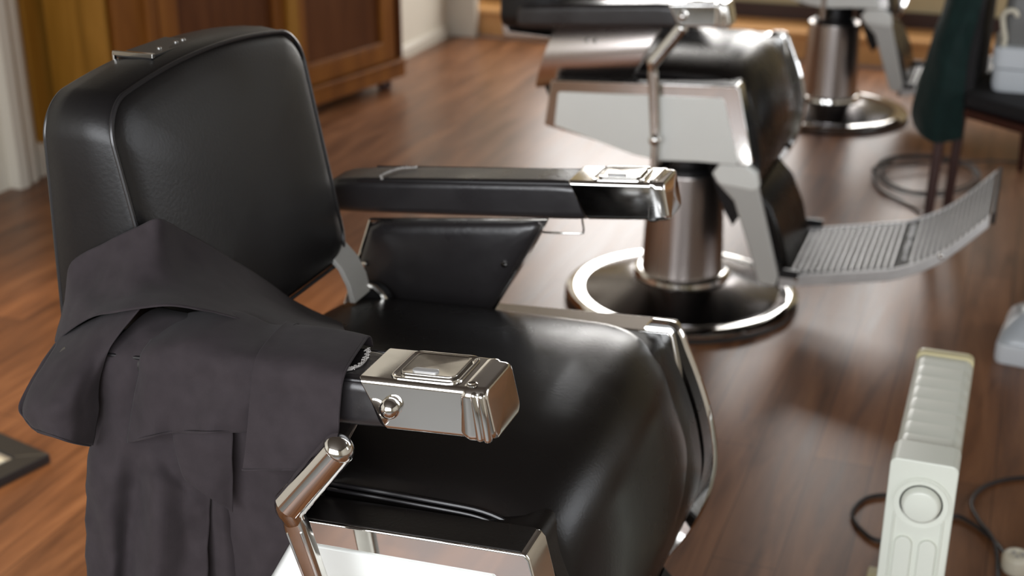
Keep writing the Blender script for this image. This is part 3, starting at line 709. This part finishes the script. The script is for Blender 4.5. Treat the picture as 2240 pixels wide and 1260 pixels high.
CAPE = {"sleeve_front":[[[-0.011,-0.262,0.876],[-0.014,-0.268,0.889],[0.002,-0.352,0.888],[0.001,-0.366,0.856],[-0.0,-0.372,0.822],[-0.011,-0.372,0.783]],[[-0.039,-0.262,0.876],[-0.038,-0.268,0.891],[-0.025,-0.352,0.891],[-0.026,-0.366,0.856],[-0.027,-0.372,0.817],[-0.031,-0.372,0.779]],[[-0.072,-0.262,0.877],[-0.075,-0.268,0.891],[-0.068,-0.352,0.889],[-0.068,-0.366,0.854],[-0.071,-0.372,0.814],[-0.077,-0.372,0.77]],[[-0.106,-0.262,0.877],[-0.105,-0.268,0.889],[-0.09,-0.352,0.888],[-0.096,-0.366,0.854],[-0.101,-0.372,0.808],[-0.108,-0.372,0.763]],[[-0.116,-0.262,0.877],[-0.115,-0.268,0.89],[-0.101,-0.352,0.889],[-0.103,-0.366,0.853],[-0.108,-0.372,0.806],[-0.116,-0.372,0.762]]],"sleeve_back":[[[-0.1,-0.262,0.878],[-0.102,-0.268,0.89],[-0.092,-0.345,0.885],[-0.096,-0.355,0.854],[-0.099,-0.358,0.828],[-0.105,-0.358,0.803]],[[-0.132,-0.262,0.876],[-0.133,-0.268,0.883],[-0.117,-0.352,0.889],[-0.119,-0.366,0.858],[-0.121,-0.372,0.831],[-0.126,-0.372,0.806]],[[-0.159,-0.262,0.877],[-0.158,-0.268,0.89],[-0.144,-0.352,0.89],[-0.146,-0.37,0.858],[-0.146,-0.382,0.831],[-0.147,-0.388,0.809]],[[-0.187,-0.262,0.878],[-0.186,-0.268,0.894],[-0.176,-0.35,0.894],[-0.182,-0.366,0.86],[-0.19,-0.372,0.824],[-0.197,-0.372,0.792]],[[-0.232,-0.262,0.871],[-0.23,-0.268,0.885],[-0.212,-0.35,0.888],[-0.215,-0.372,0.86],[-0.22,-0.382,0.823],[-0.22,-0.388,0.789]],[[-0.26,-0.262,0.861],[-0.258,-0.268,0.875],[-0.241,-0.348,0.876],[-0.245,-0.362,0.848],[-0.252,-0.368,0.811],[-0.263,-0.368,0.765]]],"long_drop":[[[-0.276,-0.27,0.885],[-0.277,-0.3,0.887],[-0.294,-0.34,0.863],[-0.306,-0.35,0.84],[-0.314,-0.352,0.803],[-0.325,-0.355,0.745],[-0.334,-0.36,0.692],[-0.343,-0.362,0.624],[-0.348,-0.37,0.532]],[[-0.252,-0.27,0.884],[-0.253,-0.3,0.887],[-0.259,-0.345,0.868],[-0.274,-0.355,0.834],[-0.285,-0.357,0.794],[-0.287,-0.365,0.757],[-0.289,-0.375,0.71],[-0.295,-0.38,0.645],[-0.304,-0.385,0.554]],[[-0.226,-0.27,0.883],[-0.224,-0.3,0.886],[-0.228,-0.345,0.867],[-0.242,-0.353,0.828],[-0.25,-0.355,0.799],[-0.257,-0.36,0.76],[-0.267,-0.36,0.706],[-0.282,-0.36,0.637],[-0.297,-0.36,0.539]],[[-0.196,-0.27,0.882],[-0.195,-0.3,0.886],[-0.197,-0.34,0.862],[-0.207,-0.349,0.826],[-0.214,-0.352,0.793],[-0.229,-0.358,0.753],[-0.227,-0.372,0.721],[-0.228,-0.385,0.664],[-0.244,-0.39,0.572]],[[-0.168,-0.27,0.874],[-0.163,-0.3,0.882],[-0.171,-0.335,0.859],[-0.178,-0.345,0.824],[-0.187,-0.35,0.791],[-0.2,-0.352,0.721],[-0.2,-0.358,0.695],[-0.207,-0.36,0.653],[-0.218,-0.362,0.56]],[[-0.151,-0.27,0.869],[-0.144,-0.3,0.878],[-0.154,-0.325,0.852],[-0.159,-0.34,0.819],[-0.166,-0.343,0.786],[-0.177,-0.345,0.716],[-0.182,-0.345,0.686],[-0.186,-0.347,0.644],[-0.192,-0.35,0.558]]],"under_flap":[[[-0.209,-0.35,0.804],[-0.205,-0.364,0.784],[-0.197,-0.366,0.738],[-0.189,-0.366,0.729]],[[-0.186,-0.345,0.806],[-0.178,-0.364,0.789],[-0.172,-0.368,0.742],[-0.169,-0.37,0.719]],[[-0.162,-0.345,0.81],[-0.156,-0.36,0.791],[-0.155,-0.362,0.742],[-0.156,-0.362,0.705]],[[-0.142,-0.345,0.814],[-0.138,-0.352,0.79],[-0.143,-0.352,0.739],[-0.147,-0.352,0.691]]],"tail":[[[-0.19,-0.335,0.708],[-0.194,-0.335,0.653],[-0.202,-0.335,0.545]],[[-0.169,-0.34,0.715],[-0.169,-0.342,0.663],[-0.173,-0.342,0.557]],[[-0.161,-0.328,0.71],[-0.161,-0.328,0.644],[-0.158,-0.328,0.552]]],"lobe":[[[-0.409,-0.275,0.834],[-0.375,-0.35,0.837],[-0.38,-0.392,0.802],[-0.367,-0.4,0.785],[-0.355,-0.402,0.779]],[[-0.374,-0.29,0.856],[-0.34,-0.365,0.849],[-0.332,-0.412,0.823],[-0.326,-0.418,0.802],[-0.319,-0.418,0.787]],[[-0.336,-0.3,0.878],[-0.308,-0.37,0.86],[-0.301,-0.408,0.832],[-0.304,-0.41,0.802],[-0.306,-0.41,0.779]],[[-0.292,-0.315,0.897],[-0.292,-0.362,0.864],[-0.295,-0.39,0.827],[-0.301,-0.39,0.793],[-0.307,-0.39,0.765]],[[-0.255,-0.33,0.913],[-0.282,-0.355,0.871],[-0.293,-0.368,0.834],[-0.298,-0.37,0.798],[-0.312,-0.37,0.752]]],"lobe_back":[[[-0.413,-0.26,0.835],[-0.405,-0.32,0.819],[-0.412,-0.36,0.784],[-0.4,-0.372,0.771],[-0.366,-0.39,0.769]],[[-0.388,-0.26,0.848],[-0.369,-0.32,0.824],[-0.396,-0.35,0.781],[-0.379,-0.36,0.76],[-0.345,-0.38,0.762]],[[-0.322,-0.29,0.876],[-0.329,-0.33,0.836],[-0.347,-0.34,0.785],[-0.337,-0.35,0.763],[-0.32,-0.36,0.754]]],"under_layer":[[[-0.159,-0.335,0.792],[-0.16,-0.335,0.714],[-0.166,-0.334,0.659],[-0.174,-0.334,0.564]],[[-0.115,-0.34,0.803],[-0.123,-0.338,0.724],[-0.134,-0.336,0.667],[-0.154,-0.336,0.571]],[[-0.073,-0.345,0.813],[-0.083,-0.342,0.734],[-0.103,-0.34,0.671],[-0.138,-0.34,0.577]],[[-0.041,-0.338,0.815],[-0.05,-0.336,0.738],[-0.081,-0.334,0.667],[-0.132,-0.334,0.575]]],"wrap":[[[-0.431,-0.236,0.867],[-0.43,-0.245,0.853],[-0.426,-0.26,0.836],[-0.412,-0.285,0.827]],[[-0.413,-0.236,0.91],[-0.406,-0.25,0.888],[-0.376,-0.285,0.88],[-0.332,-0.325,0.885]],[[-0.364,-0.236,0.94],[-0.36,-0.252,0.913],[-0.331,-0.29,0.9],[-0.279,-0.345,0.909]],[[-0.318,-0.236,0.965],[-0.314,-0.255,0.937],[-0.289,-0.29,0.917],[-0.241,-0.345,0.92]],[[-0.291,-0.232,0.977],[-0.287,-0.245,0.943],[-0.266,-0.275,0.918],[-0.213,-0.335,0.923]],[[-0.305,-0.162,0.935],[-0.285,-0.196,0.914],[-0.238,-0.26,0.91],[-0.189,-0.32,0.916]],[[-0.292,-0.113,0.894],[-0.262,-0.167,0.889],[-0.214,-0.235,0.893],[-0.171,-0.29,0.899]],[[-0.282,-0.049,0.841],[-0.24,-0.12,0.85],[-0.179,-0.215,0.873],[-0.139,-0.268,0.881]],[[-0.272,0.039,0.767],[-0.225,-0.044,0.793],[-0.138,-0.19,0.855],[-0.093,-0.262,0.877]],[[-0.235,0.081,0.727],[-0.2,0.023,0.752],[-0.084,-0.19,0.852],[-0.047,-0.255,0.876]]]}
# ================================================================ CAPE over the nearest chair
def cloth_patch(bm, ctrl, nu=7, nv=7, amp=0.0018, seed=0, uv=None):
    rows = [catmull(c, nv) for c in ctrl]
    m = len(rows[0]); cols = [catmull([r[j] for r in rows], nu) for j in range(m)]
    n = len(cols[0]); g = []
    for i in range(n):
        r = []
        for j in range(m):
            p = cols[j][i].copy()
            d = noise.noise(p*38+Vector((seed, 0, 0)))*amp+noise.noise(Vector((p.x*16, p.y*16, p.z*10))+Vector((0, seed, 0)))*amp*1.8
            d += (abs(noise.noise(Vector((p.x*26+seed, p.z*14, p.y*20))))-0.3)*amp*1.6+noise.noise(p*110)*amp*0.35
            p += Vector((0.2, -1, 0.3))*d
            r.append(bm.verts.new(p))
        g.append(r)
    for i in range(n-1):
        for j in range(m-1): bm.faces.new((g[i][j], g[i+1][j], g[i+1][j+1], g[i][j+1]))
    return g
CP = thing('barber_cape', 'crumpled charcoal cotton cape draped over the near armrest and lower back of nearest chair', 'cape', (0.204, -2.035, 0))
bm = bmesh.new()
for k, (nm, g) in enumerate(CAPE.items()):
    cloth_patch(bm, g, seed=k*3.7, amp={'wrap': 0.003, 'long_drop': 0.0045, 'lobe': 0.003, 'sleeve_back': 0.003}.get(nm, 0.002))
link('cloth', bm, M['cloth'], CP, angle=180, solid=0.0016)
bm = bmesh.new()
def hem(pts, off=0.0):
    tube(bm, [(p[0], p[1]-0.0010, p[2]+0.001) for p in pts], 0.0014, 6, 6)
for nm in ('sleeve_front', 'sleeve_back'): hem([c[-1] for c in CAPE[nm]])
hem(CAPE['sleeve_front'][0][1:]); hem([c[-1] for c in CAPE['lobe']])
link('hem', bm, M['cloth'], CP)

# ================================================================ OIL HEATER
HX0, HX1 = 0.706, 0.803
HT = thing('oil_heater', 'pale green-white finned oil heater with round dial standing on floor at lower right', 'heater', ((HX0+HX1)/2, -1.63, 0))
hw = (HX1-HX0)/2; zt = 0.5
def fin(y0, y1, z1, w, m, name, parent=HT, zb=0.06, r=0.012):
    bm = bmesh.new(); secs = []
    for y, k in ((y0, 0.95), (y0+0.006, 0.99), ((y0+y1)/2, 1.0), (y1-0.006, 0.992), (y1, 0.965)):
        secs.append([Vector((a*(0.8+0.2*k), y, (zb+z1)/2+b*(1-(1-k)*0.10))) for a, b in rrect(2*w, z1-zb, r, 6)])
    loft(bm, secs); return link(name, bm, m, parent, angle=60)
for i in range(8):
    fin(0.030+i*0.0425, 0.030+i*0.0425+0.0422, zt-0.004, hw*0.97, M['heater'], 'fin', r=0.016)
fin(0.370, 0.388, zt+0.001, hw*0.98, M['heater_cream'], 'end_cap')
bm = bmesh.new(); prism(bm, [(a, zt/2+0.03+b) for a, b in rrect(2*hw, zt-0.05, 0.012, 6)], 1, -0.03, 0.032)
hs = link('control_housing', bm, M['heater'], HT, bevel=0.003)
bm = bmesh.new(); secs = []
for r_, y_ in ((0.0, -0.0312), (0.037, -0.0312), (0.040, -0.033), (0.041, -0.031), (0.036, -0.029)): secs.append((r_, y_))
lathe(bm, [(0.031, 0.001), (0.0395, -0.0010), (0.0410, 0.0026), (0.0425, 0.001)], 48, (0.002, -0.0335, 0.437), 'y')
link('dial_surround', bm, M['heater'], hs, angle=60)
bm = bmesh.new(); lathe(bm, [(0, -0.012), (0.022, -0.0115), (0.0265, -0.009), (0.028, -0.002), (0.029, 0.002)], 48, (0.002, -0.034, 0.437), 'y')
link('dial', bm, M['heater'], hs, angle=60)
bm = bmesh.new()
tube(bm, [(-0.034, -0.031, 0.43), (-0.034, -0.031, 0.12)], 0.0019, 8); tube(bm, [(0.036, -0.031, 0.43), (0.036, -0.031, 0.12)], 0.0019, 8)
link('panel_rib', bm, M['heater'], hs)
for cx in (-0.016, 0.019):
    bm = bmesh.new(); P = [(cx+0.0125*math.cos(a), -0.031, 0.365+0.0125*math.sin(a)) for a in [PI*k/10 for k in range(11)]]
    prism(bm, [(p[0], p[2]) for p in P]+[(cx-0.0125, 0.22), (cx+0.0125, 0.22)], 1, -0.0355, -0.029); sw = link('switch_plate', bm, M['heater'], hs, bevel=0.0015)
    bm = bmesh.new(); box(bm, (cx, -0.037, 0.285), (0.017, 0.006, 0.02)); link('switch', bm, M['paper'], sw, bevel=0.002)
for y in (0.02, 0.35):
    bm = bmesh.new(); box(bm, (0, y, 0.05), (0.17, 0.03, 0.02)); ft = link('foot', bm, M['heater_cream'], HT, bevel=0.004)
    for s in (-1, 1):
        bm = bmesh.new(); lathe(bm, [(0, -0.008), (0.02, -0.008), (0.021, 0), (0.02, 0.008)], 20, (0.075*s, y, 0.021), 'y'); link('caster', bm, M['rubber'], ft)

# ================================================================ CABLES
def cable(name, pts, r, label, m='cable', n=6):
    bm = bmesh.new(); tube(bm, pts, r, 8, n); o = link(name, bm, M[m]); tag(o, label, 'cable'); return o
cable('power_cable', [(0.75, -1.25, 0.05), (0.725, -1.05, 0.012), (0.700, -0.915, 0.005), (0.664, -0.905, 0.005), (0.625, -0.938, 0.005), (0.610, -1.005, 0.005), (0.636, -1.06, 0.005), (0.68, -1.085, 0.005), (0.76, -1.02, 0.005), (0.803, -0.943, 0.006), (0.844, -0.962, 0.006), (0.886, -1.011, 0.006), (0.905, -1.065, 0.016)], 0.0042, 'black heater cable looping on floor around the oil heater')
cable('extension_cable', [(1.05, -0.72, 0.005), (0.985, -0.715, 0.005), (0.934, -0.729, 0.005), (0.888, -0.760, 0.005), (0.850, -0.811, 0.005), (0.835, -0.89, 0.012), (0.853, -0.961, 0.0165), (0.885, -1.03, 0.0165), (0.898, -1.13, 0.005), (0.905, -1.3, 0.005)], 0.0042, 'black cable curving in a wide arc right of the oil heater')
PG = thing('round_plug', 'round off-white plug end lying on floor at lower right corner', 'plug', (0.928, -1.092, 0.0))
bm = bmesh.new(); lathe(bm, [(0.0, 0.0), (0.024, 0.0), (0.0275, 0.006), (0.028, 0.028), (0.024, 0.036), (0.016, 0.038), (0.014, 0.034), (0.0, 0.034)], 32); link('body', bm, M['cream_plastic'], PG, angle=50)
for a in (0.4, 2.5, 4.6):
    bm = bmesh.new(); lathe(bm, [(0.0, 0), (0.0035, 0), (0.003, 0.004)], 10, (0.009*math.cos(a), 0.009*math.sin(a), 0.0335)); link('pin', bm, M['mount'], PG)
pts = [(0.57, 0.95, 0.005), (0.5, 1.05, 0.005), (0.42, 1.14, 0.006)]
for i in range(56):
    a = PI+0.3-i/56*2*PI*3.1
    rx = 0.170+0.022*math.sin(i*0.31); ry = 0.235+0.030*math.cos(i*0.23)
    pts.append((0.545+rx*math.cos(a)+0.02*math.sin(i*0.11), 1.34+ry*math.sin(a), 0.006+0.0085*(i/56*3.1)))
pts += [(0.70, 1.56, 0.02), (0.81, 1.64, 0.008), (0.98, 1.66, 0.005)]
cable('cable_coil', pts, 0.0040, 'thin dark cable coiled in loops on floor beside the dark chair legs', n=4)

# ================================================================ DARK CHAIR on the right
DC = thing('wooden_chair', 'dark red-brown wooden chair with black seat behind the middle footrest, green cloth on its back', 'chair', (0.68, 0.85, 0))
def leg(p0, p1, r0, r1):
    bm = bmesh.new(); d = Vector(p1)-Vector(p0)
    loft(bm, [[Vector(p0)+d*u+Vector((a, b, 0)) for a, b in rrect(lerp(r0, r1, u)*2, lerp(r0, r1, u)*2, 0.006, 3)] for u in (0, 1)])
    link('leg', bm, M['dark_wood'], DC)
oL = Vector((0.68, 0.85, 0))
def lc(x, y, z): return (x-oL.x, y-oL.y, z)
leg(lc(0.600, 0.78, 0), lc(0.625, 0.80, 0.92), 0.015, 0.019)
leg(lc(0.648, 1.00, 0), lc(0.672, 0.98, 0.92), 0.015, 0.019)
leg(lc(0.863, 1.568, 0), lc(0.850, 1.50, 0.40), 0.011, 0.016)
leg(lc(1.02, 0.62, 0), lc(1.0, 0.62, 0.40), 0.012, 0.018)
bm = bmesh.new(); prism(bm, [lc(0.672, 0.70, 0)[:2], lc(1.0, 0.445, 0)[:2], lc(1.15, 1.35, 0)[:2], lc(0.80, 1.52, 0)[:2]], 2, 0.402, 0.427)
link('seat_rail', bm, M['dark_wood'], DC, bevel=0.006)
bm = bmesh.new(); prism(bm, [lc(0.665, 0.72, 0)[:2], lc(1.0, 0.47, 0)[:2], lc(1.15, 1.33, 0)[:2], lc(0.78, 1.5, 0)[:2]], 2, 0.427, 0.468)
link('seat', bm, M['black_felt'], DC, bevel=0.015, seg=4)
bm = bmesh.new(); prism(bm, [lc(0.640, 0.79, 0)[:2], lc(0.690, 0.79, 0)[:2], lc(0.715, 1.15, 0)[:2], lc(0.655, 1.15, 0)[:2]], 2, 0.40, 0.94)
link('backrest', bm, M['black_felt'], DC, bevel=0.015, seg=4)
# green cloth over the back
g = [[(0.590, 0.84, 0.95), (0.575, 0.83, 0.72), (0.553, 0.82, 0.62), (0.532, 0.83, 0.505), (0.511, 0.85, 0.385), (0.522, 0.86, 0.325)],
     [(0.620, 0.76, 0.96), (0.600, 0.77, 0.72), (0.580, 0.77, 0.62), (0.562, 0.78, 0.50), (0.548, 0.79, 0.38), (0.552, 0.79, 0.312)],
     [(0.640, 0.755, 0.96), (0.635, 0.765, 0.72), (0.616, 0.755, 0.62), (0.598, 0.750, 0.50), (0.592, 0.755, 0.38), (0.593, 0.76, 0.300)],
     [(0.665, 0.775, 0.96), (0.655, 0.770, 0.72), (0.640, 0.775, 0.62), (0.632, 0.765, 0.50), (0.634, 0.765, 0.38), (0.637, 0.77, 0.305)],
     [(0.685, 0.775, 0.95), (0.678, 0.775, 0.72), (0.664, 0.775, 0.60), (0.663, 0.775, 0.46), (0.672, 0.770, 0.36), (0.674, 0.775, 0.318)]]
bm = bmesh.new(); cloth_patch(bm, g, amp=0.004, seed=4); o = link('green_cloth', bm, M['green_cloth'], angle=180, solid=0.004)
tag(o, 'dark green cloth hanging from the back of the dark wooden chair', 'cloth')
# white tub on the seat
TB = thing('white_tub', 'white plastic tub with grey load and cream hook standing on the dark chair seat', 'tub', (0.860, 0.90, 0.4685))
def ring(w_, h_, z, r=0.03): return [Vector((a, b, z)) for a, b in rrect(w_, h_, r, 6)]
bm = bmesh.new(); loft(bm, [ring(0.24, 0.22, 0.0), ring(0.25, 0.235, 0.02), ring(0.252, 0.24, 0.068), ring(0.246, 0.235, 0.070)])
link('lower_box', bm, M['white_plastic'], TB, angle=40)
bm = bmesh.new(); loft(bm, [ring(0.240, 0.226, 0.068), ring(0.258, 0.246, 0.074), ring(0.262, 0.250, 0.132), ring(0.250, 0.238, 0.137)])
link('upper_box', bm, M['white_plastic'], TB, angle=40)
bm = bmesh.new(); loft(bm, [ring(0.225, 0.19, 0.135), ring(0.23, 0.195, 0.20), ring(0.22, 0.19, 0.28), ring(0.15, 0.12, 0.31)])
link('load', bm, M['grey_plastic'], TB, angle=70)
bm = bmesh.new(); tube(bm, [(-0.105, -0.105, 0.13), (-0.103, -0.108, 0.16), (-0.112, -0.112, 0.195), (-0.116, -0.115, 0.225), (-0.105, -0.118, 0.243), (-0.085, -0.118, 0.243), (-0.078, -0.118, 0.232)], lambda u: lerp(0.008, 0.0075, u), 12, 5, rend=True)
link('hook', bm, M['cream_plastic'], TB)

# ================================================================ pale plastic base at the right edge
WB = thing('plastic_stand', 'pale grey-white plastic base with rounded corner at right edge of floor', 'stand', (0.935, -0.02, 0), math.radians(-6))
bm = bmesh.new(); loft(bm, [ring(0.15, 0.26, 0.0, 0.02), ring(0.156, 0.266, 0.01, 0.022), ring(0.156, 0.266, 0.045, 0.022), ring(0.150, 0.26, 0.052, 0.02)]); link('foot', bm, M['white_plastic'], WB, angle=40)
bm = bmesh.new(); loft(bm, [ring(0.148, 0.24, 0.05, 0.03), ring(0.142, 0.23, 0.07, 0.04), ring(0.11, 0.16, 0.095, 0.04), ring(0.05, 0.06, 0.105, 0.02)]); link('housing', bm, M['clear_plastic'], WB, angle=60)
bm = bmesh.new(); lathe(bm, [(0.018, 0.10), (0.018, 0.60), (0.014, 0.62)], 24); link('post', bm, M['white_plastic'], WB)
